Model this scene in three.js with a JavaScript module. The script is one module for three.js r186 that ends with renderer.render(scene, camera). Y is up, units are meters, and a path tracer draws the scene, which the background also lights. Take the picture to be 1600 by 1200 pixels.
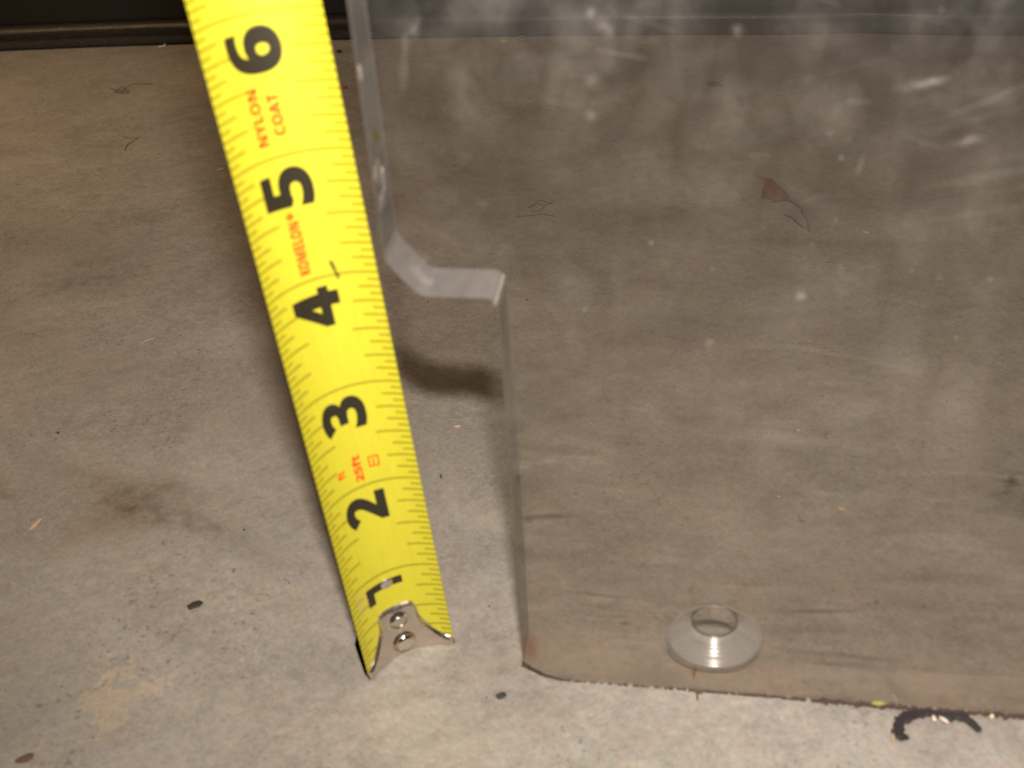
import * as THREE from 'three';
import { mergeGeometries } from 'three/addons/utils/BufferGeometryUtils.js';
import { RectAreaLightUniformsLib } from 'three/addons/lights/RectAreaLightUniformsLib.js';

// All shapes are laid out in inches (the tape shows the scale) and turned into metres by K.
const K = 0.0254;
const V = (x, y, z) => new THREE.Vector3(x, y, z);
const scene = new THREE.Scene();

// ---------------------------------------------------------------- camera
const camera = new THREE.PerspectiveCamera(37.85, 4 / 3, 0.01, 30);
{
  const yaw = -0.18349, pitch = 0.62924, roll = -0.07131;
  const fw = V(Math.sin(yaw) * Math.cos(pitch), -Math.sin(pitch), -Math.cos(yaw) * Math.cos(pitch));
  const r = fw.clone().cross(V(0, 1, 0)).normalize(), u = r.clone().cross(fw);
  const r2 = r.clone().multiplyScalar(Math.cos(roll)).addScaledVector(u, Math.sin(roll));
  const u2 = u.clone().multiplyScalar(Math.cos(roll)).addScaledVector(r, -Math.sin(roll));
  camera.matrixAutoUpdate = true;
  camera.position.set(0.7364 * K, 8.2762 * K, 6.6411 * K);
  camera.quaternion.setFromRotationMatrix(new THREE.Matrix4().makeBasis(r2, u2, fw.clone().negate()));
  camera.focus = 17 * K;
  camera.userData.fStop = 21;
}
scene.add(camera);

// ---------------------------------------------------------------- light: the flash of the camera, and an added unseen warm lamp at the left
scene.background = new THREE.Color().setRGB(0.032, 0.021, 0.012);
const renderer = new THREE.WebGLRenderer({ antialias: true });
renderer.toneMapping = THREE.LinearToneMapping;
renderer.toneMappingExposure = 1;
renderer.shadowMap.enabled = true;
RectAreaLightUniformsLib.init();

const FLASH = V(0.98, 10.45, 6.55), FLASH_AIM = V(7.2, 2, -10.5);
const flash = new THREE.RectAreaLight(new THREE.Color().setRGB(1, 0.89, 0.775), 3650, 0.9 * K, 0.3 * K);
flash.position.copy(FLASH).multiplyScalar(K);
flash.lookAt(FLASH_AIM.x * K, FLASH_AIM.y * K, FLASH_AIM.z * K);
scene.add(flash);

const WARM_FILL = V(-18, 12, -8), WARM_FILL_AIM = V(-6, 0, -15);
const warmFill = new THREE.RectAreaLight(new THREE.Color().setRGB(1, 0.69, 0.37), 6.6, 6 * K, 6 * K);
warmFill.position.copy(WARM_FILL).multiplyScalar(K);
warmFill.lookAt(WARM_FILL_AIM.x * K, WARM_FILL_AIM.y * K, WARM_FILL_AIM.z * K);
scene.add(warmFill);

// ---------------------------------------------------------------- helpers
let seed = 7;
const rnd = () => { seed = (seed * 1664525 + 1013904223) >>> 0; return seed / 4294967296; };
const rr = (a, b) => a + (b - a) * rnd();
const used = {};
const numbered = (n) => { const c = used[n] = (used[n] ?? -1) + 1; return c ? `${n}_${String(c).padStart(3, '0')}` : n; };
function tag(o, label, category, extra = {}) { Object.assign(o.userData, { label, category }, extra); return o; }
function mesh(name, geometry, material, parent, at) {
  geometry = geometry.clone(); geometry.scale(K, K, K);
  const m = new THREE.Mesh(geometry, material);
  m.name = parent ? name : numbered(name);
  if (at) m.position.copy(at).multiplyScalar(K);
  m.castShadow = m.receiveShadow = true;
  (parent ?? scene).add(m);
  return m;
}
function thing(name, at, label, category, extra) {
  const g = new THREE.Group(); g.name = numbered(name); g.position.copy(at).multiplyScalar(K);
  scene.add(g); tag(g, label, category, extra); return g;
}
const smooth = (a, b, x) => { const t = Math.min(1, Math.max(0, (x - a) / (b - a))); return t * t * (3 - 2 * t); };
const hash = (x, y, s) => { let h = Math.imul(x, 374761393) ^ Math.imul(y, 668265263) ^ Math.imul(s, 1274126177); h = Math.imul(h ^ (h >>> 13), 1274126177); return ((h ^ (h >>> 16)) >>> 0) / 4294967296; };
function noise(x, y, s) {
  const i = Math.floor(x), j = Math.floor(y), fx = x - i, fy = y - j, u = fx * fx * (3 - 2 * fx), v = fy * fy * (3 - 2 * fy);
  const a = hash(i, j, s), b = hash(i + 1, j, s), c = hash(i, j + 1, s), d = hash(i + 1, j + 1, s);
  return a + (b - a) * u + (c - a) * v + (a - b - c + d) * u * v - 0.5;
}
const fbm = (x, y, s, n, g = 0.5) => { let v = 0, w = 1; for (let k = 0; k < n; k++) { v += w * noise(x, y, s + k); w *= g; x = x * 2.03 + 3.1; y = y * 2.03 - 1.7; } return v; };
const toSrgb = (c) => 255 * (c <= 0.0031308 ? 12.92 * c : 1.055 * Math.pow(c, 1 / 2.4) - 0.055);
function dataTex(n, m, fill, srgb) {
  const d = new Uint8Array(n * m * 4), o = [0, 0, 0];
  for (let j = 0; j < m; j++) for (let i = 0; i < n; i++) {
    fill((i + 0.5) / n, (j + 0.5) / m, o);
    const k = (j * n + i) * 4;
    for (let c = 0; c < 3; c++) { const v = Math.min(1, Math.max(0, o[c])); d[k + c] = srgb ? toSrgb(v) : v * 255; }
    d[k + 3] = 255;
  }
  const t = new THREE.DataTexture(d, n, m);
  t.magFilter = THREE.LinearFilter; t.minFilter = THREE.LinearFilter;
  t.wrapS = t.wrapT = THREE.MirroredRepeatWrapping;
  if (srgb) t.colorSpace = THREE.SRGBColorSpace;
  t.needsUpdate = true;
  return t;
}
function canvasTex(w, h, draw, srgb = true) {
  const c = document.createElement('canvas'); c.width = w; c.height = h;
  draw(c.getContext('2d'), w, h);
  const t = new THREE.CanvasTexture(c);
  if (srgb) t.colorSpace = THREE.SRGBColorSpace;
  t.wrapS = t.wrapT = THREE.MirroredRepeatWrapping;
  return t;
}
const std = (r, g, b, roughness, o = {}) => new THREE.MeshStandardMaterial({ color: new THREE.Color().setRGB(r, g, b), roughness, ...o });
const phy = (r, g, b, roughness, o = {}) => new THREE.MeshPhysicalMaterial({ color: new THREE.Color().setRGB(r, g, b), roughness, ...o });

// ---------------------------------------------------------------- the concrete floor
const FX = -17, FZ = -18.5, FW = 26, FH = 22;
const dist = (x, z, ax, az, bx, bz) => { const dx = bx - ax, dz = bz - az, t = Math.min(1, Math.max(0, ((x - ax) * dx + (z - az) * dz) / (dx * dx + dz * dz))); return Math.hypot(x - ax - t * dx, z - az - t * dz); };
const ARC = [[-7.6, -3.0], [-6.4, -2.55], [-5.44, -2.18], [-4.06, -1.56], [-3.24, -1.24]];
// stains, plus two broad lower-left patches painting in the fall-off of the flash: x, z, half length, half width, turn, strength, redness
const STAINS_AND_FALLOFF = [[-6.15, -2.05, 1.404, 0.413, 0.1, 0.122, 0.03], [-6.6, -1.8, 0.878, 0.263, 0.2, 0.108, 0.03], [-5.35, -1.78, 0.527, 0.3, -0.3, 0.13, 0.03], [-5.6, -2.1, 0.439, 0.188, 0.5, 0.108, 0.03], [-5.9, -1.5, 0.386, 0.188, 0.1, 0.108, 0.03], [-6.0, -1.2, 0.281, 0.15, 0.4, 0.108, 0.03], [-6.5, -1.35, 0.702, 0.188, 0.1, 0.09, 0.03], [-7.4, -2.0, 1.17, 0.375, 0.1, 0.22, 0.03], [4.42, -3.15, 0.28, 0.5, 0.2, 0.62, -0.02], [4.75, -2.2, 0.5, 0.7, 0.1, 0.4, 0.0], [-3.4, -3.4, 1.6, 0.5, 0.35, 0.13, 0.02], [-9.0, -5.2, 2.5, 0.6, 0.3, 0.1, 0.03], [-10.5, -8.0, 3.0, 0.7, 0.1, 0.1, 0.0], [1.9, -6.1, 1.8, 0.25, -0.03, 0.16, 0.0], [-1.4, -3.2, 0.5, 0.35, 0.3, 0.12, 0.0], [-1.2, -1.6, 0.4, 0.25, 0.5, 0.1, -0.02], [2.6, -1.4, 1.4, 0.25, -0.1, 0.12, 0.02], [-5.6, 1.0, 1.6, 0.7, 0.15, 0.16, 0.0], [-6.6, 0.0, 1.4, 0.5, 0.1, 0.14, 0.01], [-4.6, -1.75, 0.9, 0.18, 0.3, 0.2, 0.02], [-5.0, -2.3, 0.6, 0.2, 0.1, 0.2, 0.03]];
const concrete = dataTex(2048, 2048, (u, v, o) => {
  const x = FX + u * FW, z = FZ + v * FH;
  const wx = x + 0.25 * fbm(x * 1.3, z * 1.3, 11, 3), wz = z + 0.25 * fbm(x * 1.3, z * 1.3, 21, 3);
  const big = fbm(wx * 0.22, wz * 0.3, 31, 3), mid = fbm(wx * 1.1, wz * 1.5, 41, 4, 0.6), fine = fbm(x * 9, z * 11, 51, 3, 0.7), grain = hash(Math.floor(u * 2048), Math.floor(v * 2048), 5) - 0.5;
  const sx = x * 0.86 - z * 0.5, sz = x * 0.5 + z * 0.86;       // trowel streaks run slantwise
  const streak = fbm(sx * 0.9, sz * 7, 61, 3, 0.6) * smooth(-0.25, 0.25, noise(x * 0.4, z * 0.4, 66));
  const speck = noise(x * 28, z * 30, 55) + 0.7 * noise(x * 44, z * 46, 56);
  let t = 0.292 * (1 + 0.18 * big + 0.2 * mid + 0.15 * fine + 0.1 * streak + 0.24 * grain + 0.17 * speck);
  let red = 1 + 0.03 * fbm(wx * 1.7, wz * 1.7, 71, 3), blue = 1 - 0.035 * fbm(wx * 1.3 + 9, wz * 1.3, 81, 3);
  // pits: clusters of small dark dots
  const cl = smooth(0.05, 0.42, fbm(wx * 0.9 + 4, wz * 0.9, 91, 3)), pit = noise(x * 23, z * 27, 101) + 0.5 * noise(x * 47, z * 51, 102);
  t *= 1 - (0.1 + 0.38 * cl) * smooth(0.32, 0.6, pit);
  t *= 1 + 0.16 * smooth(0.36, 0.62, noise(x * 15 + 7, z * 17, 103) + 0.4 * noise(x * 40, z * 40, 104)) * (0.4 + cl);
  // stains, the painted flash fall-off and the long dark arc
  for (const [cx, cz, a, b, w, s, rd] of STAINS_AND_FALLOFF) {
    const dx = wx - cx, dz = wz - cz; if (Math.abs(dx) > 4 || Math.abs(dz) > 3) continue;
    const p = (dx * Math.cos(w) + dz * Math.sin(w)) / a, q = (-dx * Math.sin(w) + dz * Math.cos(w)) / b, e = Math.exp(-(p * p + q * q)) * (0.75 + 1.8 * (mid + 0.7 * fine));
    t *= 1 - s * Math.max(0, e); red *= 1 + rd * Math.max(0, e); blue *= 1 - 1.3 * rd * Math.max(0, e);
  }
  let arc = 9; for (let k = 0; k < 4; k++) arc = Math.min(arc, dist(wx, wz, ...ARC[k], ...ARC[k + 1]));
  t *= 1 - 0.13 * Math.exp(-arc * arc / 0.03) * (0.8 + fine);
  // pale tan patch with a broken outline
  const tp = Math.hypot((x + 4.42) / 0.27, (z - 0.6) / 0.22) + 2.4 * fbm(x * 4.4, z * 4.4, 111, 4, 0.6) + 0.5 * smooth(0.5, 0, Math.hypot(x + 4.42, z - 0.52) / 0.3), ring = smooth(1.05, 0.9, tp);
  t *= 1 + 0.1 * ring - 0.1 * smooth(0.18, 0, Math.abs(tp - 1.12)); red *= 1 + 0.07 * ring; blue *= 1 - 0.1 * ring;
  const ch = fbm(x * 14 + 5, z * 16, 121, 2), cg = fbm(x * 12 - 8, z * 14, 131, 2);
  o[0] = t * 1.06 * red * (1 + 0.07 * ch); o[1] = t * 0.975 * (1 + 0.05 * cg); o[2] = t * 0.88 * blue * (1 - 0.05 * ch);
}, true);
const floorGrain = dataTex(1024, 1024, (u, v, o) => { const x = u * 6, z = v * 6; o[0] = o[1] = o[2] = 0.5 + 0.35 * fbm(x * 14, z * 14, 201, 4, 0.75) - 0.3 * smooth(0.3, 0.5, noise(x * 22, z * 22, 207)); });
{
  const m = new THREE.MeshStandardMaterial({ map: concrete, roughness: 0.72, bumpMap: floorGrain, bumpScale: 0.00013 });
  floorGrain.repeat.set(FW / 4, FH / 4);
  const g = new THREE.PlaneGeometry(140, 120, 1, 1); g.rotateX(-Math.PI / 2); g.translate(0, 0, 20);
  const p = g.attributes.position, uv = g.attributes.uv;
  for (let i = 0; i < p.count; i++) uv.setXY(i, (p.getX(i) - FX) / FW, (p.getZ(i) - FZ) / FH);
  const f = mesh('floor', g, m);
  tag(f, 'worn grey brown concrete garage floor with stains and specks', 'floor', { kind: 'structure' });
}

// ---------------------------------------------------------------- the door at the far edge
const doorZ = (x) => { const d = Math.min(14, Math.abs(x + 1)); return -17.25 + 0.0035 * d * d + (Math.abs(x + 1) > 14 ? 0.098 * (Math.abs(x + 1) - 14) * 0 : 0) - 0.1 * Math.exp(-((x - 4.2) ** 2) / 0.7); };
function sweep(profile, x0, x1, n) {     // a profile of [outwards, y] drawn along x, following the slightly bowed door line
  const pos = [], uv = [], idx = [], m = profile.length;
  for (let i = 0; i <= n; i++) { const x = x0 + (x1 - x0) * i / n, z = doorZ(x); profile.forEach(([d, y], j) => { pos.push(x, y + 0.008 * noise(x * 0.9, j * 0.1, 5), z + d + 0.012 * noise(x * 0.7, j * 0.3, 6)); uv.push(x / 4, j / 8); }); }
  for (let i = 0; i < n; i++) for (let j = 0; j < m - 1; j++) { const a = i * m + j, b = a + m; idx.push(a, b, a + 1, b, b + 1, a + 1); }
  const g = new THREE.BufferGeometry();
  g.setAttribute('position', new THREE.Float32BufferAttribute(pos, 3)); g.setAttribute('uv', new THREE.Float32BufferAttribute(uv, 2)); g.setIndex(idx); g.computeVertexNormals();
  return g;
}
const arcPts = (cx, cy, r, a0, a1, n) => Array.from({ length: n + 1 }, (_, k) => { const a = a0 + (a1 - a0) * k / n; return [cx + r * Math.cos(a), cy + r * Math.sin(a)]; });
{
  const dusty = dataTex(512, 256, (u, v, o) => { const n = 0.5 + fbm(u * 30, v * 14, 301, 4, 0.6), s = smooth(0.55, 0.9, n); const t = 0.008 + 0.01 * s; o[0] = t * 1.2; o[1] = t; o[2] = t * 0.8; }, true);
  const rough = dataTex(512, 256, (u, v, o) => { o[0] = o[1] = o[2] = 0.52 + 0.3 * fbm(u * 60, v * 30, 311, 4, 0.7) * 0.8 - 0.04; });
  const rubber = new THREE.MeshStandardMaterial({ map: dusty, roughnessMap: rough, roughness: 1 });
  const paint = std(0.006, 0.0055, 0.005, 0.5, { bumpMap: rough, bumpScale: 0.0004 });
  const d = thing('garage_door', V(0, 0, 0), 'black garage door with a dusty rubber seal along the far edge of the floor', 'door');
  const matte = new THREE.MeshStandardMaterial({ map: dusty, roughness: 0.8 });
  mesh('rubber_seal', sweep([[-0.068, 0.2], [-0.062, 0.26], ...arcPts(-0.25, 0.31, 0.19, 0, Math.PI / 2, 14), [-0.3, 0.502]], -62, 62, 240), rubber, d);
  mesh('seal_lip', sweep([[-0.45, 0.004], [-0.06, 0.004], [0.0, 0.02], [0.008, 0.06], [0.004, 0.11], [-0.015, 0.135], [-0.04, 0.15], [-0.06, 0.17], [-0.069, 0.201]], -62, 62, 240), matte, d);
  mesh('door_panel', sweep([[-0.29, 0.48], [-0.275, 0.53], [-0.27, 0.56], [-0.27, 1.1], [-0.25, 1.14], [-0.25, 2.6], [-0.31, 2.66], [-0.31, 21]], -62, 62, 160), paint, d);
}

// ---------------------------------------------------------------- the tape measure, standing on its hook
const T0 = V(-1.6486, 0.006, -0.0797), TA = V(-0.0689, 1, -0.045).normalize(), al = 0.6326;
const TE = V(Math.cos(al), 0, -Math.sin(al)), TN = V(Math.sin(al), 0, Math.cos(al));
const TR = 0.64, TPHI = Math.asin(0.43375 / TR), TS = TR * TPHI;       // curl radius, half angle, half of the printed width
function onBlade(s, h, off, out = V(0, 0, 0)) {
  const th = s / TR;
  return out.copy(T0).addScaledVector(TA, h).addScaledVector(TE, TR * Math.sin(th) - off * Math.sin(th)).addScaledVector(TN, -TR * (Math.cos(th) - Math.cos(TPHI)) + off * Math.cos(th));
}
// a curved plate between bottom(s) and top(s), off(s, h) in front of the blade line, closed at the back
function plate(s0, s1, ns, nh, bottom, top, off, back, uvOf) {
  const pos = [], uv = [], idx = [], p = V(0, 0, 0), side = [];
  for (const front of [1, 0]) {
    const base = pos.length / 3; side.push(base);
    for (let i = 0; i <= ns; i++) for (let j = 0; j <= nh; j++) {
      const s = s0 + (s1 - s0) * i / ns, b = bottom(s), h = b + (top(s) - b) * j / nh;
      onBlade(s, h, front ? off(s, h) : back, p); pos.push(p.x, p.y, p.z); const q = uvOf(s, h); uv.push(q[0], q[1]);
    }
    for (let i = 0; i < ns; i++) for (let j = 0; j < nh; j++) { const a = base + i * (nh + 1) + j, c = a + nh + 1; if (front) idx.push(a, c, a + 1, c, c + 1, a + 1); else idx.push(a, a + 1, c, c, a + 1, c + 1); }
  }
  const [f, b] = side, w = nh + 1, rim = [];
  for (let i = 0; i < ns; i++) rim.push([f + i * w, f + (i + 1) * w, b + i * w, b + (i + 1) * w], [f + (i + 1) * w + nh, f + i * w + nh, b + (i + 1) * w + nh, b + i * w + nh]);
  for (let j = 0; j < nh; j++) rim.push([f + j + 1, f + j, b + j + 1, b + j], [f + ns * w + j, f + ns * w + j + 1, b + ns * w + j, b + ns * w + j + 1]);
  for (const r of rim) {
    const k = pos.length / 3;
    for (const v of r) { pos.push(pos[v * 3], pos[v * 3 + 1], pos[v * 3 + 2]); uv.push(uv[v * 2], uv[v * 2 + 1]); }
    idx.push(k, k + 2, k + 1, k + 1, k + 2, k + 3);
  }
  const g = new THREE.BufferGeometry();
  g.setAttribute('position', new THREE.Float32BufferAttribute(pos, 3)); g.setAttribute('uv', new THREE.Float32BufferAttribute(uv, 2)); g.setIndex(idx); g.computeVertexNormals();
  return g;
}
const PX = 204.8;      // canvas pixels to the inch on the blade
const bladePrint = canvasTex(2048, 200, (c, W, H) => {
  c.fillStyle = 'rgb(204,198,50)'; c.fillRect(0, 0, W, H);
  for (let i = 0; i < 900; i++) { c.fillStyle = `rgba(${rnd() < 0.5 ? '120,100,20' : '255,250,150'},${0.02 + 0.03 * rnd()})`; c.fillRect(rnd() * W, rnd() * H, rr(4, 90), rr(1, 5)); }
  for (let k = 1; k < 160; k++) {
    const x = k / 16 * PX, len = k % 16 === 0 ? 0 : k % 8 === 0 ? 0.30 : k % 4 === 0 ? 0.25 : k % 2 === 0 ? 0.18 : 0.095;
    c.fillStyle = 'rgba(104,88,0,0.56)';
    if (!len) { c.fillRect(x - 1.9, 0, 3.8, H); continue; }
    c.fillRect(x - 1.9, 0, 3.8, len * PX); c.fillRect(x - 1.9, H - len * PX, 3.8, len * PX);
  }
  c.textAlign = 'center'; c.textBaseline = 'middle';
  c.fillStyle = 'rgb(38,34,22)'; c.fillRect(0.825 * PX, 0.235 * H, 0.085 * PX, 0.39 * H); c.fillRect(0.705 * PX, 0.235 * H, 0.13 * PX, 0.085 * H);
  for (let n = 2; n < 10; n++) {      // the big inch figures, each just before its line
    c.save(); c.translate((n - 0.245) * PX, 0.445 * H); c.scale(1.16, 1); c.font = 'bold 106px sans-serif'; c.fillStyle = 'rgb(38,34,22)'; c.strokeStyle = 'rgb(38,34,22)'; c.lineWidth = 5;
    const m = c.measureText(String(n)), dy = ((m.actualBoundingBoxAscent ?? 38) - (m.actualBoundingBoxDescent ?? 38)) / 2;
    c.fillText(String(n), 0, dy); c.strokeText(String(n), 0, dy); c.restore();
  }
  const word = (t, x0, x1, frac, size, font, color) => { c.save(); c.font = `${font} ${size}px sans-serif`; const w = c.measureText(t).width; c.translate((x0 + x1) / 2 * PX, frac * H); c.scale((x1 - x0) * PX / w, 1); c.fillStyle = color; c.fillText(t, 0, 0); c.strokeStyle = color; c.lineWidth = 0.7; c.strokeText(t, 0, 0); c.restore(); };
  const red = 'rgb(236,70,10)';
  word('NYLON', 5.09, 5.52, 0.355, 24, 'bold', red); word('COAT', 5.14, 5.45, 0.50, 24, 'bold', red);
  word('KOMELON', 4.05, 4.5, 0.425, 25, 'bold', red); word('®', 4.51, 4.57, 0.41, 16, 'bold', red);
  word('25ft', 2.05, 2.33, 0.46, 21, 'bold', red); word('ft', 2.16, 2.24, 0.29, 20, 'bold', red);
  c.strokeStyle = red; c.lineWidth = 2.5; c.strokeRect(2.17 * PX, 0.575 * H, 0.1 * PX, 17); c.beginPath(); c.moveTo(2.17 * PX, 0.575 * H + 8); c.lineTo(2.25 * PX, 0.575 * H + 8); c.stroke();
  for (let i = 0; i < 260; i++) { c.strokeStyle = `rgba(${rnd() < 0.6 ? '110,90,20' : '255,252,190'},${0.06 + 0.12 * rnd()})`; c.lineWidth = rr(0.4, 1.2); const x = rnd() * 2048, y = rnd() * H, l = rr(5, 60); c.beginPath(); c.moveTo(x, y); c.lineTo(x + l, y + rr(-4, 4)); c.stroke(); }
  for (let i = 0; i < 500; i++) { c.fillStyle = `rgba(70,55,20,${0.05 + 0.25 * rnd()})`; c.beginPath(); c.arc(rnd() * 2048, rnd() * H, rr(0.4, 1.3), 0, 7); c.fill(); }
  for (let i = 0; i < 40; i++) { c.fillStyle = 'rgba(190,178,120,0.14)'; c.beginPath(); c.ellipse((0.75 + 0.2 * rnd()) * PX, (0.1 + 0.14 * rnd()) * H, rr(6, 22), rr(1, 4), 0, 0, 7); c.fill(); }
  // a dark rub mark next to the 4-inch line
  for (let i = 0; i < 60; i++) { c.fillStyle = `rgba(50,44,20,${0.05 + 0.16 * rnd()})`; const t = rnd(); c.beginPath(); c.ellipse((3.97 + 0.14 * t) * PX, (0.675 - 0.03 * t + 0.022 * (rnd() - 0.5)) * H, rr(2, 7), rr(1, 2.6), 0, 0, 7); c.fill(); }
});
{
  const tape = thing('measuring_tape', V(T0.x, 0, T0.z), 'yellow steel measuring tape blade standing upright with its metal hook on the concrete', 'tape measure');
  const into = (g) => { g.translate(-T0.x, 0, -T0.z); return g; };
  const yellow = new THREE.MeshPhysicalMaterial({ map: bladePrint, roughness: 0.5, clearcoat: 0.12, clearcoatRoughness: 0.35 });
  const uvB = (s, h) => [h / 10, 1 - (s + TS) / (2 * TS)];
  mesh('blade', into(plate(-TS, TS, 40, 120, () => 0.035, () => 9.9, () => 0, -0.008, uvB)), yellow, tape);
  const scuffs = dataTex(256, 256, (u, v, o) => { o[0] = o[1] = o[2] = 0.24 + 0.06 * fbm(u * 40, v * 6, 401, 4, 0.7) + 0.08 * fbm(u * 5, v * 5, 405, 3); });
  const nickel = std(0.7, 0.635, 0.565, 1, { metalness: 1, roughnessMap: scuffs });
  const bright = std(0.78, 0.72, 0.66, 0.13, { metalness: 1 });
  // the hook plate: a tab that flares into two wings
  const topAt = (s) => { const a = Math.abs(s + 0.01); if (a < 0.205) return 0.4 + 0.185 * Math.pow(1 - Math.pow(a / 0.205, 8), 0.4); const t = (a - 0.205) / (TS - 0.195); return 0.1 + 0.3 * Math.pow(Math.max(0, 1 - t), 2.1); };
  const botAt = (s) => 0.004 - 0.012 * Math.exp(-((s / 0.11) ** 2));
  const dimple = (s, h, cs, ch, r) => Math.hypot(s - cs, h - ch) / r;
  const offAt = (s, h) => {
    const edge = Math.min(topAt(s) - h, TS - Math.abs(s), 0.3 + 0 * h, (topAt(s - 0.02) - h) * 1.2 + 0.012, (topAt(s + 0.02) - h) * 1.2 + 0.012);
    const round = 0.034 * Math.sqrt(Math.min(1, Math.max(0.06, edge / 0.04)));
    const d1 = dimple(s, h, -0.01, 0.43, 0.1), d2 = dimple(s, h, -0.005, 0.135, 0.125);
    return round - 0.055 * smooth(1, 0.5, d1) - 0.022 * smooth(1, 0.82, d2) + 0.006 * smooth(1.35, 1.05, d1) * smooth(0.85, 1.05, d1);
  };
  const hook = mesh('end_hook', into(plate(-TS, TS, 150, 60, botAt, topAt, offAt, 0.002, (s, h) => [s * 2, h * 2])), nickel, tape);
  const rivetAt = (s, h, r, tall, off, m, parent) => {
    const pts = []; for (let k = 0; k <= 10; k++) { const a = k / 10 * Math.PI / 2; pts.push(new THREE.Vector2(r * Math.pow(Math.cos(a), 0.7), tall * Math.sin(a))); } pts.unshift(new THREE.Vector2(r, -0.02));
    pts[pts.length - 1].x = 0;
    const g = new THREE.LatheGeometry(pts, 32), th = s / TR, n = TN.clone().multiplyScalar(Math.cos(th)).addScaledVector(TE, -Math.sin(th));
    g.applyQuaternion(new THREE.Quaternion().setFromUnitVectors(V(0, 1, 0), n));
    const p = onBlade(s, h, off); g.translate(p.x, p.y, p.z);
    return mesh('rivet', into(g), m, parent);
  };
  const gapShade = std(0.03, 0.024, 0.02, 0.6);  // shade in the gaps round the rivets, painted as dark discs
  const holeAt = (s, h, r, off) => { const g = new THREE.CircleGeometry(r, 32), th = s / TR; g.applyQuaternion(new THREE.Quaternion().setFromUnitVectors(V(0, 0, 1), TN.clone().multiplyScalar(Math.cos(th)).addScaledVector(TE, -Math.sin(th)))); const p = onBlade(s, h, off); g.translate(p.x, p.y, p.z); mesh('rivet_hole', into(g), gapShade, hook); };
  holeAt(-0.01, 0.435, 0.098, 0.008); holeAt(-0.018, 0.158, 0.125, 0.019);
  rivetAt(0.002, 0.372, 0.078, 0.014, 0.02, nickel, hook);
  rivetAt(0.008, 0.122, 0.1, 0.05, 0.026, bright, hook);
  rivetAt(-0.03, 0.868, 0.062, 0.016, 0.002, bright, tape);
  // the lip folded back behind the blade, flat on the floor, its shade painted in as a darker metal
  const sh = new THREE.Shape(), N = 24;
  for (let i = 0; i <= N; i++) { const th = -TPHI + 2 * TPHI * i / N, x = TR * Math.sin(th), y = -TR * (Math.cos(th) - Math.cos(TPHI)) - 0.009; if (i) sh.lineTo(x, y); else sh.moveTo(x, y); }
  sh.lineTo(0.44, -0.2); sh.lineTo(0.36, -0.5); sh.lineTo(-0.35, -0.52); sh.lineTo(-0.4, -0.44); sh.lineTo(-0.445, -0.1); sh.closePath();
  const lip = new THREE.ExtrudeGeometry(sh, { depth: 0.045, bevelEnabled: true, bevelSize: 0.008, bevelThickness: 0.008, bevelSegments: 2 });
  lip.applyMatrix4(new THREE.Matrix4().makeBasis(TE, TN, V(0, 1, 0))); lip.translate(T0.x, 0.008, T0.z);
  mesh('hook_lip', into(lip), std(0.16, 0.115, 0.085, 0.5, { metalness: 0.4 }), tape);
}

// ---------------------------------------------------------------- the clear acrylic sheet standing on its edge
const TH = 0.4, HX = 1.1193, HY = 0.716, HR = 0.392, HB = 0.198;
const inner = Array.from({ length: 7 }, (_, k) => { const a = Math.PI * 0.5 * (k / 6); return [-0.557 - 0.09 + 0.09 * Math.cos(a), 4.016 + 0.09 * Math.sin(a)]; });
const OUT = [[-0.216, 0.006], [-0.4, 0.075], [-0.574, 0.2], [-0.559, 2.0], ...inner, [-1.06, 4.106], [-1.115, 4.118], [-1.15, 4.145], [-1.3, 4.335], [-1.335, 4.39], [-1.345, 4.44], [-1.3455, 14], [15, 14], [15, 0.006]];
const NOTCH = 4, UPPER = OUT.length - 4;
const SX = -1.6, SY = -0.1, SW = 6.4, SH = 6.9, SN = 1536;
const sp = (x, y) => [(x - SX) / SW * SN, SN - (y - SY) / SH * SN], ppi = SN / SW;
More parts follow.
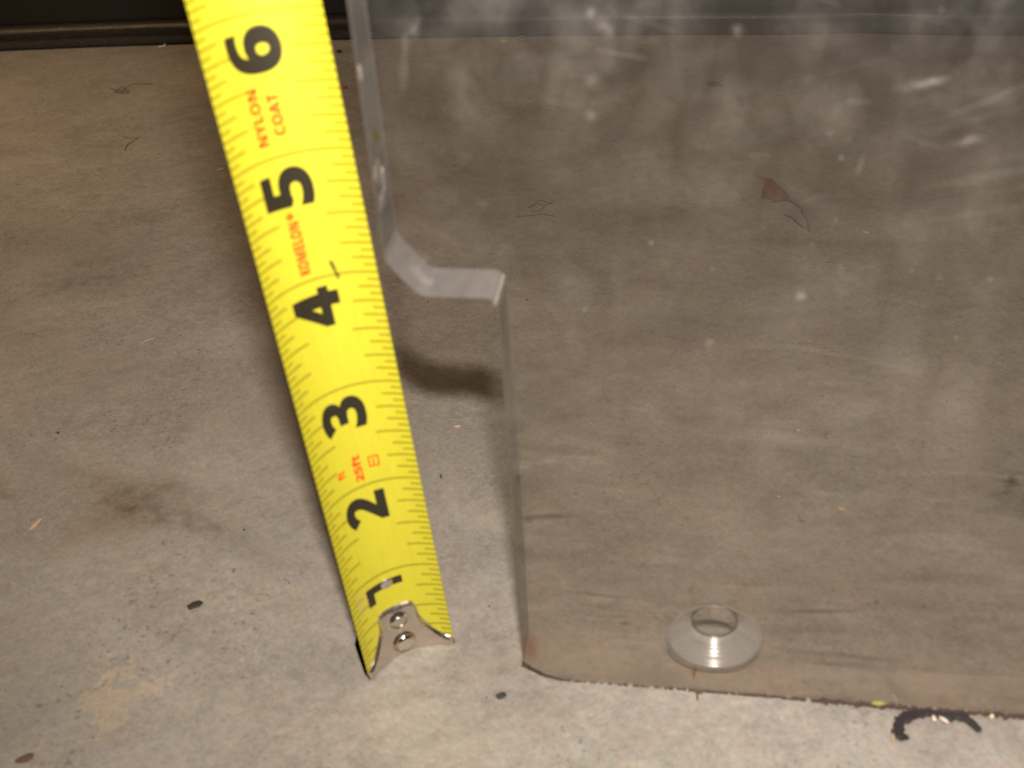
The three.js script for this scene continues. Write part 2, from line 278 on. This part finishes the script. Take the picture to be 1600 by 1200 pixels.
{
  // dust, wiped smears and scratches that the photograph shows on the sheet; white in this canvas is clean plastic
  const marks = canvasTex(SN, SN, (c) => {
    c.fillStyle = 'rgb(251,251,251)'; c.fillRect(0, 0, SN, SN);
    const blot = (x, y, a, b, w, k) => { const [px, py] = sp(x, y); c.save(); c.translate(px, py); c.rotate(-w); c.scale(a * ppi, b * ppi); const g = c.createRadialGradient(0, 0, 0, 0, 0, 1); if (k > 0.1) { k *= 0.065; c.fillStyle = `rgba(40,40,40,${k * 0.8})`; for (let i = 0; i < 7; i++) { const q = rnd() * 6.3, e = rnd() * 0.75; c.beginPath(); c.ellipse(e * Math.cos(q), e * Math.sin(q), rr(0.12, 0.4), rr(0.1, 0.3), q, 0, 7); c.fill(); } } g.addColorStop(0, `rgba(40,40,40,${k})`); g.addColorStop(0.55, `rgba(40,40,40,${k * 0.55})`); g.addColorStop(1, 'rgba(40,40,40,0)'); c.fillStyle = g; c.beginPath(); c.arc(0, 0, 1, 0, 7); c.fill(); c.restore(); };
    const line = (pts, w, k) => { c.strokeStyle = `rgba(40,40,40,${k * 0.5})`; c.lineWidth = w * ppi; c.lineCap = 'round'; c.beginPath(); pts.forEach(([x, y], i) => { const [px, py] = sp(x, y); i ? c.lineTo(px, py) : c.moveTo(px, py); }); c.stroke(); };
    // patchy film of dust: wiped streaks up and down and to the side
    for (let i = 0; i < 900; i++) blot(rr(-1.6, 4.8), rr(-0.1, 6.8), rr(0.05, 0.35), rr(0.05, 0.3), rnd() * 3, 0.006 + 0.006 * rnd());
    for (let i = 0; i < 60; i++) { const x = rr(-1.4, 4.8), y = rr(2.5, 6.8); blot(x, y, rr(0.04, 0.2), rr(0.3, 1.2), rr(-0.05, 0.05), 0.004 + 0.008 * rnd()); }
    for (let i = 0; i < 60; i++) blot(rr(-0.5, 4.8), rr(0.2, 3), rr(0.3, 1.1), rr(0.02, 0.06), rr(-0.12, 0.06), 0.012 + 0.02 * rnd());
    for (let i = 0; i < 40; i++) blot(rr(2.2, 4.8), rr(3.4, 6.8), rr(0.3, 0.9), rr(0.02, 0.05), rr(0.15, 0.32), 0.008 + 0.012 * rnd());
    for (let i = 0; i < 60; i++) blot(-0.1 + rr(-0.9, 0.9), 5.9 + rr(-0.5, 0.6), rr(0.05, 0.3), rr(0.04, 0.25), rnd() * 3, 0.006 + 0.012 * rnd());
    // the marks one can point at
    blot(1.521, 4.192, 0.055, 0.055, 0, 0.75); blot(1.521, 4.192, 0.035, 0.035, 0, 0.4);
    blot(2.08, 5.675, 0.2, 0.035, 0.2, 0.5); blot(2.15, 5.69, 0.11, 0.03, 0.2, 0.6); blot(2.39, 5.31, 0.16, 0.035, 0.24, 0.35); blot(2.43, 5.33, 0.07, 0.04, 0.2, 0.5); blot(2.55, 5.61, 0.3, 0.025, 0.4, 0.3);
    for (const [x, y] of [[0.133, 6.116], [0.2, 6.047], [0.246, 6.012], [0.13, 5.704], [0.122, 5.476], [1.0, 6.0]]) blot(x, y, 0.05, 0.05, 0, 0.45);
    blot(-0.96, 6.02, 0.06, 0.12, -0.6, 0.4); blot(-1.04, 5.8, 0.04, 0.2, -0.2, 0.3); blot(0.943, 3.789, 0.045, 0.05, 0, 0.5);
    blot(-0.3, 2.62, 0.3, 0.04, 0.08, 0.35); blot(-0.47, 2.55, 0.12, 0.08, 0.1, 0.4); blot(0.0, 2.68, 0.2, 0.02, 0.06, 0.3); blot(1.8, 5.17, 0.02, 0.08, -0.2, 0.4); blot(-0.9, 4.6, 0.2, 0.05, -0.5, 0.18); blot(-0.6, 4.85, 0.1, 0.05, -0.5, 0.16); blot(-1.05, 4.42, 0.1, 0.05, -0.9, 0.3);
    line([[1.209, 3.772], [1.516, 3.773], [1.868, 3.716], [2.2, 3.64], [2.402, 3.575]], 0.007, 0.14); line([[1.632, 3.457], [2.027, 3.475]], 0.007, 0.12);
    line([[2.68, 0.145], [2.723, 0.063]], 0.015, 0.5);
    for (let i = 0; i < 170; i++) { const x = rr(-1.0, 4.6), y = rr(0.2, 6.6), a = rr(-0.4, 0.4), l = rr(0.05, 0.5); line([[x, y], [x + l * Math.cos(a), y + l * Math.sin(a)]], rr(0.002, 0.005), rr(0.05, 0.2)); }
    for (let i = 0; i < 130; i++) { const [px, py] = sp(rr(-1.4, 4.7), rr(0.1, 6.7)); c.fillStyle = `rgba(40,40,40,${rr(0.06, 0.22)})`; c.beginPath(); c.arc(px, py, rr(0.5, 2.0), 0, 7); c.fill(); }
  }, false);
  const tint = canvasTex(1024, 1024, (c) => {
    c.fillStyle = 'rgb(250,246,241)'; c.fillRect(0, 0, 1024, 1024);
    const blot = (x, y, a, b, w, k, col = '70,60,56') => { const px = (x - SX) / SW * 1024, py = 1024 - (y - SY) / SH * 1024; c.save(); c.translate(px, py); c.rotate(-w); c.scale(a * 160, b * 160); const g = c.createRadialGradient(0, 0, 0, 0, 0, 1); g.addColorStop(0, `rgba(${col},${k})`); g.addColorStop(1, `rgba(${col},0)`); c.fillStyle = g; c.beginPath(); c.arc(0, 0, 1, 0, 7); c.fill(); c.restore(); };
    for (let i = 0; i < 260; i++) blot(rr(-1.4, 4.7), rr(0, 6.7), rr(0.1, 0.6), rr(0.03, 0.14), rr(-0.15, 0.3), 0.03 + 0.04 * rnd());
    blot(-0.26, 2.035, 0.26, 0.035, 0.12, 0.4); blot(-0.44, 2.0, 0.06, 0.05, 0, 0.3); blot(-0.5, 2.42, 0.03, 0.07, 0, 0.35);
    blot(0.1, 1.155, 0.4, 0.022, -0.06, 0.35); blot(1.95, 1.13, 0.35, 0.03, 0.09, 0.35); blot(0.35, 0.82, 0.06, 0.03, 0, 0.4); blot(2.3, 0.6, 0.6, 0.04, -0.05, 0.22); blot(1.6, 4.6, 0.9, 0.05, -0.02, 0.12);
    for (const [x, y] of [[0.586, 0.974], [0.695, 0.953], [1.535, 0.988], [1.184, 1.388], [1.34, 1.379], [0.9, 1.3]]) blot(x, y, 0.035, 0.022, 0.3, 0.8, '250,190,120');
    blot(0.965, 0.25, 0.018, 0.09, 0, 0.95, '235,140,50'); blot(-1.277, 5.328, 0.03, 0.06, 0, 0.7, '210,200,30'); blot(-0.5, 0.45, 0.09, 0.25, 0, 0.3, '190,120,70');
  });
  const frontMat = phy(0.895, 0.895, 0.895, 0.05, { map: tint, transmission: 1, transmissionMap: marks, ior: 1.49, thickness: 0 });
  const backMat = phy(0.91, 0.9, 0.885, 0.04, { transmission: 1, ior: 1.49, thickness: 0 });
  const sawn = dataTex(512, 128, (u, v, o) => { const n = fbm(u * 40, v * 3, 501, 4, 0.7), k = 0.25 + 0.04 * n + 0.1 * smooth(0.3, 0.48, noise(u * 26, v * 2, 509)); o[0] = k; o[1] = k * 1.0; o[2] = k * 1.1; }, true);
  const edgeMat = phy(1, 1, 1, 0.5, { map: sawn, transmission: 0.35, thickness: 0, ior: 1.49 });
  const clearEdge = phy(0.84, 0.79, 0.74, 0.3, { transmission: 0.88, thickness: 0, ior: 1.49 });
  const sheet = thing('acrylic_sheet', V(0, 0, 0), 'clear scratched acrylic sheet with a notched lower corner standing on edge right of the tape', 'plastic sheet');
  const shape = (holeR) => { const s = new THREE.Shape(OUT.map(([x, y]) => new THREE.Vector2(x, y))); const h = new THREE.Path(); h.absarc(HX, HY, holeR, 0, Math.PI * 2, true); s.holes.push(h); const g = new THREE.ShapeGeometry(s, 48), p = g.attributes.position, uv = g.attributes.uv; for (let i = 0; i < p.count; i++) uv.setXY(i, (p.getX(i) - SX) / SW, (p.getY(i) - SY) / SH); return g; };
  mesh('front_face', shape(HR), frontMat, sheet);
  const b = shape(HB); b.rotateY(Math.PI); b.scale(-1, 1, 1); b.index.array.reverse(); b.translate(0, 0, -TH);
  mesh('back_face', b, backMat, sheet);
  const strip = (from, to, z0 = 0, z1 = -TH) => {
    const pos = [], uv = [], idx = []; let len = 0;
    for (let k = from; k < to; k++) {
      const [ax, ay] = OUT[k % OUT.length], [bx, by] = OUT[(k + 1) % OUT.length], l = Math.hypot(bx - ax, by - ay), i = pos.length / 3;
      pos.push(ax, ay, z0, bx, by, z0, bx, by, z1, ax, ay, z1); uv.push(len / 3, 0, (len + l) / 3, 0, (len + l) / 3, 1, len / 3, 1); len += l; idx.push(i, i + 1, i + 2, i, i + 2, i + 3);
    }
    const g = new THREE.BufferGeometry(); g.setAttribute('position', new THREE.Float32BufferAttribute(pos, 3)); g.setAttribute('uv', new THREE.Float32BufferAttribute(uv, 2)); g.setIndex(idx); g.computeVertexNormals(); return g;
  };
  mesh('corner_edge', strip(0, 2), clearEdge, sheet);
  // a sawn side: a dark clear middle between two worn, whitish corners
  const darkEdge = phy(0.2, 0.17, 0.16, 0.12, { transmission: 0.62, thickness: 0, ior: 1.49 });
  const amber = phy(0.42, 0.36, 0.25, 0.4, { transmission: 0.4, thickness: 0, ior: 1.49 });
  const side = (from, to, worn) => {
    const e = mesh('side_edge', strip(from, to, -worn, -TH + 0.035), worn > 0.04 ? greyEdge : darkEdge, sheet);
    mesh('pale_corner', strip(from, to, 0, -worn), worn > 0.04 ? edgeMat : amber, e); mesh('pale_corner', strip(from, to, -TH + 0.035, -TH), edgeMat, e);
    return e;
  };
  const greyEdge = phy(1, 1, 1, 0.35, { map: sawn, transmission: 0.72, thickness: 0, ior: 1.49 });
  side(2, NOTCH, 0.03);
  mesh('notch_edge', strip(NOTCH, UPPER), edgeMat, sheet);
  { const c = new THREE.TubeGeometry(new THREE.LineCurve3(V(-0.578, 4.062, -0.005), V(-0.578, 4.062, -TH + 0.005)), 4, 0.011, 8); mesh('pale_corner', c, phy(0.62, 0.6, 0.58, 0.35, { transmission: 0.3, thickness: 0 }), sheet); }  // pale tube painting in the glint of the inner notch corner
  const upper = side(UPPER, UPPER + 1, 0.045);
  for (const [y, z, a, b] of [[4.78, -0.16, 0.09, 0.07], [5.0, -0.12, 0.07, 0.09], [4.9, -0.25, 0.05, 0.1], [5.74, -0.05, 0.02, 0.06]]) {
    const c = new THREE.IcosahedronGeometry(1, 1), p = c.attributes.position; for (let i = 0; i < p.count; i++) { const n = 1 + 0.6 * noise(p.getX(i) * 2 + y * 9, p.getY(i) * 2 + p.getZ(i), 33); p.setXYZ(i, p.getX(i) * 0.014, p.getY(i) * b * n, p.getZ(i) * a * n); } c.computeVertexNormals(); c.translate(-1.3415, y, z);
    mesh('chip', c, phy(0.4, 0.39, 0.38, 0.35, { transmission: 0.5, thickness: 0 }), upper);
  }
  { const gr = []; for (let t = 0; t < 1; t += 0.02) { const x = -0.578 + 0.37 * t, y = t < 0.47 ? 0.205 - 0.133 * t / 0.47 : 0.072 - 0.066 * (t - 0.47) / 0.53; gr.push(put(blob(rr(0.01, 0.022), rr(0.006, 0.014), rr(0.008, 0.016) * (1.3 - t), 0.35, 0), x, 0.004).translate(0, Math.max(0.002, y - 0.012), 0)); }
    mesh('grime', mergeGeometries(gr), std(0.06, 0.03, 0.02, 0.85), sheet).userData.kind = 'stuff'; }
  mesh('top_edge', strip(UPPER + 1, UPPER + 2), edgeMat, sheet);
  mesh('side_edge', strip(UPPER + 2, UPPER + 3), edgeMat, sheet);
  mesh('bottom_edge', strip(UPPER + 3, UPPER + 4), clearEdge, sheet);
  const rings = dataTex(8, 256, (u, v, o) => { o[0] = o[1] = o[2] = 0.5 + 0.5 * noise(3, v * 110, 601); });
  const cone = new THREE.LatheGeometry([new THREE.Vector2(HR, 0), new THREE.Vector2(HR - 0.012, -0.004), new THREE.Vector2(HB + 0.008, -0.182), new THREE.Vector2(HB, -0.19)], 96);
  cone.rotateX(Math.PI / 2); cone.translate(HX, HY, 0);
  const drilled = phy(0.7, 0.68, 0.66, 0.26, { transmission: 0.8, thickness: 0, ior: 1.8, bumpMap: rings, bumpScale: 0.00012 });
  const cs = mesh('countersunk_hole', cone, drilled, sheet);
  const bore = new THREE.CylinderGeometry(HB, HB, TH - 0.19, 72, 1, true); bore.rotateX(Math.PI / 2); bore.translate(HX, HY, -0.19 - (TH - 0.19) / 2);
  mesh('bore', bore, phy(0.88, 0.86, 0.83, 0.1, { transmission: 0.97, thickness: 0, ior: 1.08 }), cs);
  for (const [r, z, k] of [[HB, -0.189, 0.14], [HR, 0.001, 0.4]]) { const t = new THREE.TorusGeometry(r, r === HB ? 0.009 : 0.005, 8, 80); t.translate(HX, HY, z - 0.004); mesh('hole_rim', t, phy(k, k * 0.97, k * 0.93, 0.3, { transmission: 0.45, thickness: 0 }), cs); }  // the dark ring at the bore paints in the shading of the hole
}

// ---------------------------------------------------------------- crumbs and litter on the floor
function put(g, x, z, turn = 0) { g.rotateY(turn); g.translate(x, 0, z); return g; }
function blob(a, b, h, rough = 0.25, detail = 1) {
  const g = new THREE.IcosahedronGeometry(1, detail), p = g.attributes.position, k = rnd() * 50;
  for (let i = 0; i < p.count; i++) { const x = p.getX(i), y = p.getY(i), z = p.getZ(i), n = 1 + rough * 2 * fbm(x * 1.7 + k, y * 1.7 + z * 2.3 + k, 7, 2); p.setXYZ(i, x * a * n, Math.max(-0.6, y) * h * n, z * b * n); }
  g.translate(0, h * 0.6, 0); g.computeVertexNormals(); return g;
}
function stick(pts, r, flat = 1) {
  const c = new THREE.CatmullRomCurve3(pts.map(([x, z, y]) => V(x, (y ?? 0) + r, z))), g = new THREE.TubeGeometry(c, Math.max(8, pts.length * 5), r, 6, false);
  if (flat !== 1) { const p = g.attributes.position; for (let i = 0; i < p.count; i++) p.setY(i, p.getY(i) * flat); g.computeVertexNormals(); }
  return g;
}
function flake(pts, thick, bend = 0) {      // a thin piece of litter with an outline of [x, z]
  const cx = pts.reduce((s, p) => s + p[0], 0) / pts.length, cz = pts.reduce((s, p) => s + p[1], 0) / pts.length;
  const g = new THREE.ExtrudeGeometry(new THREE.Shape(pts.map(([x, z]) => new THREE.Vector2(x, -z))), { depth: thick, bevelEnabled: true, bevelSize: thick * 0.3, bevelThickness: thick * 0.3, bevelSegments: 1 });
  g.rotateX(-Math.PI / 2); const p = g.attributes.position;
  for (let i = 0; i < p.count; i++) { const d = Math.hypot(p.getX(i) - cx, p.getZ(i) - cz); p.setY(i, p.getY(i) + thick * 0.3 + bend * d * d); }
  g.computeVertexNormals(); return g;
}
const litter = (name, g, m, label, category) => { g.computeBoundingBox(); const c = g.boundingBox.getCenter(V(0, 0, 0)); g.translate(-c.x, 0, -c.z); const o = mesh(name, g, m, null, V(c.x, 0.001, c.z)); return tag(o, label, category); };
const dark = std(0.035, 0.027, 0.024, 0.7), brown = std(0.11, 0.065, 0.04, 0.8), tan = std(0.5, 0.36, 0.22, 0.7), pale = std(0.68, 0.64, 0.55, 0.7), leafy = std(0.2, 0.095, 0.05, 0.75), twiggy = std(0.06, 0.042, 0.033, 0.8), straw = std(0.42, 0.33, 0.17, 0.7), black = std(0.022, 0.018, 0.02, 0.55);

litter('dark_chip', flake([[-4.075, -0.545], [-4.035, -0.6], [-3.985, -0.625], [-3.945, -0.61], [-3.96, -0.57], [-4.0, -0.545], [-4.045, -0.515]], 0.02), dark, 'small oblong dark chip lying alone on the concrete left of the hook', 'chip');
litter('wood_sliver', flake([[-6.29, -1.49], [-6.285, -1.57], [-6.25, -1.67], [-6.235, -1.66], [-6.245, -1.56], [-6.27, -1.49]], 0.012), std(0.62, 0.4, 0.25, 0.7), 'pale pinkish wood sliver at the left on the brown stain', 'sliver');
litter('crumb', put(blob(0.05, 0.032, 0.022), -0.758, 0.237, 0.3), dark, 'dark crumb on the concrete between hook and sheet corner', 'crumb');
litter('crumb', put(blob(0.09, 0.045, 0.014), -4.866, 1.317, 0.5), brown, 'rusty brown crumb at the lower left on the concrete', 'crumb');
litter('crumb', put(blob(0.04, 0.02, 0.012), -1.87, -3.634, 0.3), std(0.6, 0.42, 0.22, 0.7), 'golden crumb on the floor right of the figure three', 'crumb');
litter('crumb', put(blob(0.012, 0.04, 0.012), -1.894, -2.719, 0.4), std(0.13, 0.05, 0.03, 0.7), 'tiny reddish sliver on the floor right of the figure two', 'crumb');
litter('white_flake', mergeGeometries([put(blob(0.07, 0.035, 0.02), -11.08, -16.79, 0.5), put(blob(0.035, 0.06, 0.025), -11.02, -16.86, 0.2)]), pale, 'white flake close to the door seal left of the tape', 'flake');
litter('white_flake', put(blob(0.07, 0.02, 0.01), -7.39, -10.56, 0.3), pale, 'thin whitish flake on the floor left of the figure five', 'flake');
litter('white_flake', put(blob(0.06, 0.03, 0.012), 3.394, -8.651, -0.2), tan, 'buff flake seen through the right of the sheet', 'flake');
litter('white_flake', put(blob(0.04, 0.03, 0.012), 2.491, -2.531, -0.4), tan, 'buff flake seen through the middle of the sheet', 'flake');
litter('black_dot', put(blob(0.055, 0.055, 0.04, 0.1), -6.811, -16.365), black, 'round black speck near the door seal right of the tape', 'speck');
litter('red_speck', put(blob(0.05, 0.05, 0.03), -6.13, -14.32), std(0.3, 0.04, 0.025, 0.7), 'red speck beside the right edge of the tape', 'speck');
litter('brown_clump', mergeGeometries([put(blob(0.1, 0.07, 0.035, 0.5), 1.16, -14.45), put(blob(0.06, 0.04, 0.03, 0.5), 1.27, -14.38)]), brown, 'small brown clump behind the sheet near the seal', 'clump');
litter('straw_stalk', stick([[-6.55, -5.13], [-6.5, -5.22], [-6.43, -5.27]], 0.006), std(0.7, 0.55, 0.36, 0.6), 'pale straw lying on the floor left of the figure four', 'straw');
litter('dry_leaf', mergeGeometries([flake([[1.9, -9.66], [1.93, -9.95], [2.0, -10.3], [2.09, -10.3], [2.2, -10.12], [2.33, -9.78], [2.34, -9.66], [2.22, -9.6], [2.08, -9.63]], 0.008, 0.25), stick([[2.0, -10.3, 0.02], [1.94, -10.42, 0.01], [1.84, -10.5]], 0.008)].map((g) => { g = g.index ? g.toNonIndexed() : g; g.computeVertexNormals(); return g; })), leafy, 'torn reddish brown dry leaf seen through the sheet', 'leaf');
litter('leaf_stalk', stick([[2.06, -9.58], [2.14, -9.55, 0.02], [2.26, -9.6, 0.03], [2.36, -9.55, 0.02], [2.48, -9.4]], 0.012), twiggy, 'dark thin stalk at the tip of the dry leaf', 'stalk');
litter('leaf_stalk', stick([[2.23, -9.16], [2.33, -9.02, 0.02], [2.42, -8.88], [2.49, -8.75]], 0.011), twiggy, 'dark slanting stalk on the floor below the dry leaf', 'stalk');
litter('leaf_stalk', stick([[2.5, -9.35], [2.51, -9.15, 0.03], [2.56, -8.9, 0.02], [2.56, -8.62]], 0.01), std(0.16, 0.11, 0.08, 0.8), 'greyish brown upright stalk on the floor right below the dry leaf', 'stalk');
litter('hair_tuft', mergeGeometries([stick([[-1.75, -9.28], [-1.62, -9.42], [-1.5, -9.36], [-1.36, -9.52]], 0.006), stick([[-1.72, -9.2], [-1.6, -9.15], [-1.5, -9.3]], 0.006), stick([[-1.9, -8.98], [-1.7, -9.0], [-1.5, -9.06], [-1.3, -9.0]], 0.006), stick([[-1.66, -9.5], [-1.55, -9.52], [-1.4, -9.42]], 0.006)]), twiggy, 'dark hair tuft on the floor behind the notch', 'hair');
litter('fibre_clump', mergeGeometries([stick([[-11.2, -14.35], [-11.05, -14.2, 0.03], [-10.85, -14.12, 0.02], [-10.7, -14.2]], 0.008), stick([[-10.85, -14.15], [-10.75, -14.4, 0.05], [-10.5, -14.52, 0.02], [-10.35, -14.6]], 0.007), stick([[-11.0, -14.1], [-10.8, -14.05], [-10.65, -14.1]], 0.012), stick([[-11.0, -14.2], [-10.9, -14.32, 0.04], [-10.8, -14.2, 0.03]], 0.008)]), std(0.15, 0.115, 0.06, 0.8), 'olive brown fibre clump on the floor at upper left', 'fibre');
litter('fibre_clump', mergeGeometries([stick([[-9.5, -11.9], [-9.58, -11.55], [-9.52, -11.3]], 0.009), stick([[-9.85, -11.95], [-9.7, -11.85, 0.02], [-9.45, -11.9]], 0.009)]), std(0.3, 0.2, 0.1, 0.8), 'thin tan fibre on the floor at upper left', 'fibre');
litter('moth_wing', mergeGeometries([put(blob(0.1, 0.03, 0.02, 0.5), -3.3, -16.95), stick([[-3.2, -16.95], [-3.0, -17.0, 0.05], [-2.85, -17.05, 0.08]], 0.01), stick([[-3.1, -16.9], [-2.95, -16.95, 0.03], [-2.8, -16.92, 0.05]], 0.01), stick([[-3.5, -16.92], [-3.35, -16.98, 0.05], [-3.2, -17.0, 0.04]], 0.01)].map((g) => { g = g.index ? g.toNonIndexed() : g; return g; })), std(0.45, 0.35, 0.25, 0.7), 'pale curled insect remains against the door seal', 'insect');
litter('seed_husk', put(blob(0.06, 0.08, 0.05, 0.4), -1.49, -17.0), std(0.2, 0.15, 0.06, 0.8), 'small olive husk against the door seal behind the sheet', 'husk');

// black curled strip and its neighbours at the foot of the sheet
{
  const path = [[2.735, 0.375, 0.045], [2.7, 0.3, 0.055], [2.72, 0.21, 0.06], [2.79, 0.13, 0.06], [2.9, 0.085, 0.045], [3.02, 0.075, 0.035], [3.15, 0.095, 0.045], [3.27, 0.09, 0.04], [3.33, 0.15, 0.03], [3.385, 0.225, 0.015]];
  const L = [], R = [], cp = new THREE.CatmullRomCurve3(path.map(([x, z, w]) => V(x, w, z)));
  for (let i = 0; i <= 44; i++) { const p = cp.getPoint(i / 44), t = cp.getTangent(i / 44), l = Math.hypot(t.x, t.z), w = p.y * 0.72, j = 1 + 1.1 * noise(i * 1.1, 0, 77) + (i > 20 && i < 34 ? 0.7 * Math.max(0, noise(i * 1.3, 4, 78)) : 0), m = 1 + 0.9 * noise(i * 1.2, 9, 79); L.push([p.x - t.z / l * w * j, p.z + t.x / l * w * j]); R.unshift([p.x + t.z / l * w * m, p.z - t.x / l * w * m]); }
  litter('rubber_strip', flake([...L, ...R], 0.022, 0.12), black, 'black curled rubber strip poking out under the sheet at lower right', 'strip');
  litter('straw_stalk', stick([[2.66, 0.4], [2.665, 0.3, 0.01], [2.69, 0.2, 0.02], [2.72, 0.12, 0.01]], 0.009), std(0.45, 0.34, 0.2, 0.6), 'tan straw beside the black curled strip', 'straw');
  litter('yellow_fleck', flake([[2.52, 0.02], [2.54, 0.004], [2.6, 0.003], [2.63, 0.016], [2.58, 0.03]], 0.025), std(0.34, 0.3, 0.08, 0.7), 'yellow fleck at the foot of the sheet', 'fleck');
  litter('white_fleck', mergeGeometries([put(blob(0.045, 0.016, 0.02), 3.1, 0.15, -0.6), put(blob(0.02, 0.03, 0.02), 3.02, 0.14, 0.2)]), std(0.7, 0.55, 0.48, 0.6), 'pinkish white fleck resting on the black curled strip', 'fleck').position.y += 0.03 * K;
  litter('white_fleck', put(blob(0.02, 0.02, 0.02), 3.52, 0.05), std(0.7, 0.58, 0.42, 0.6), 'round buff fleck at the foot of the sheet far right', 'fleck');
  litter('crumb', mergeGeometries([put(blob(0.045, 0.02, 0.02, 0.5), 1.02, 0.025), put(blob(0.012, 0.05, 0.012, 0.4), 1.0, 0.07, 0.1)]), brown, 'brown crumb at the foot of the sheet below the hole', 'crumb');
  // the dirt trodden along the foot of the sheet
  const bits = [];
  for (let x = -0.2; x < 5; x += 0.014) { const k = smooth(0.3, 2.8, x), d = 0.008 + 0.016 * k * (0.5 + rnd()), dense = 0.55 + 0.45 * k; if (rnd() < dense) bits.push(put(blob(rr(0.008, 0.022), d, rr(0.006, 0.012 + 0.01 * k), 0.3, 0), x, 0.004 + d * 0.6 + 0.01 * rnd() * k, rnd() * 3)); }
  for (let i = 0; i < 130; i++) { const x = 2.1 + 2.2 * Math.pow(rnd(), 1.2); bits.push(put(blob(rr(0.008, 0.035), rr(0.008, 0.024), 0.014, 0.45, 0), x, 0.012 + 0.045 * rnd() * rnd() + 0.03 * Math.max(0, 1 - Math.abs(x - 3.1) / 0.4) * rnd(), rnd() * 3)); }
  const g = mergeGeometries(bits);
  tag(litter('dirt', g, std(0.07, 0.045, 0.035, 0.9), '', ''), 'thin line of dark grit along the foot of the sheet', 'grit', { kind: 'stuff' });
}
{ // loose grains all over the floor
  const n = 300, im = new THREE.InstancedMesh(blob(K, K, K * 0.6, 0.3, 0), std(1, 1, 1, 0.8), n), M = new THREE.Matrix4(), q = new THREE.Quaternion(), c = new THREE.Color();
  for (let i = 0; i < n; i++) {
    const s = rr(0.004, 0.011) * (rnd() < 0.08 ? 1.8 : 1), x = rr(-15, 7), z = rr(-16.5, 1.6);
    M.compose(V(x * K, 0, z * K), q.setFromAxisAngle(V(0, 1, 0), rnd() * 6), V(s * rr(0.7, 1.8), s * 0.7, s)); im.setMatrixAt(i, M);
    const t = rnd(); if (t < 0.5) c.setRGB(0.03, 0.025, 0.02); else if (t < 0.85) c.setRGB(0.6, 0.52, 0.42); else c.setRGB(0.3, 0.16, 0.09);
    im.setColorAt(i, c);
  }
  im.name = 'grit'; im.castShadow = im.receiveShadow = true; scene.add(im);
  tag(im, 'tiny dark and pale grains scattered over the concrete floor', 'grit', { kind: 'stuff' });
}

// ---------------------------------------------------------------- the lamps themselves
{
  const dir = FLASH_AIM.clone().sub(FLASH).normalize(), at = FLASH.clone().addScaledVector(dir, -0.32);
  const f = thing('flash_lamp', at, 'glowing flash lamp of the camera held above the lens', 'flash');
  const q = new THREE.Quaternion().setFromUnitVectors(V(0, 0, 1), dir);
  const w = new THREE.BoxGeometry(0.9, 0.3, 0.06), h = new THREE.BoxGeometry(1.3, 0.7, 0.5); h.translate(0, 0, -0.28);
  w.applyQuaternion(q); h.applyQuaternion(q);
  mesh('lamp_window', w, std(0.9, 0.9, 0.88, 0.4, { emissive: new THREE.Color().setRGB(1, 0.94, 0.86), emissiveIntensity: 3 }), f);
  mesh('lamp_housing', h, std(0.03, 0.03, 0.032, 0.5), f);
  const wd = WARM_FILL_AIM.clone().sub(WARM_FILL).normalize(), wq = new THREE.Quaternion().setFromUnitVectors(V(0, 0, 1), wd);
  const c = thing('added_warm_lamp', WARM_FILL.clone().addScaledVector(wd, -0.5), 'added unseen warm lamp at the left that lifts the light on the far floor', 'lamp');
  const d = new THREE.BoxGeometry(6, 6, 0.3), t = new THREE.BoxGeometry(6.8, 6.8, 1.4); t.translate(0, 0, -0.9);
  d.applyQuaternion(wq); t.applyQuaternion(wq);
  const arm = new THREE.CylinderGeometry(0.35, 0.35, 9, 20); arm.translate(0, 5.6, 0);
  mesh('lamp_diffuser', d, std(0.9, 0.86, 0.76, 0.5, { emissive: new THREE.Color().setRGB(1, 0.6, 0.3), emissiveIntensity: 3 }), c);
  mesh('lamp_housing', t, std(0.05, 0.05, 0.05, 0.5), c);
  mesh('lamp_arm', arm, std(0.2, 0.2, 0.2, 0.4), c);
}

scene.updateMatrixWorld(true);
renderer.render(scene, camera);
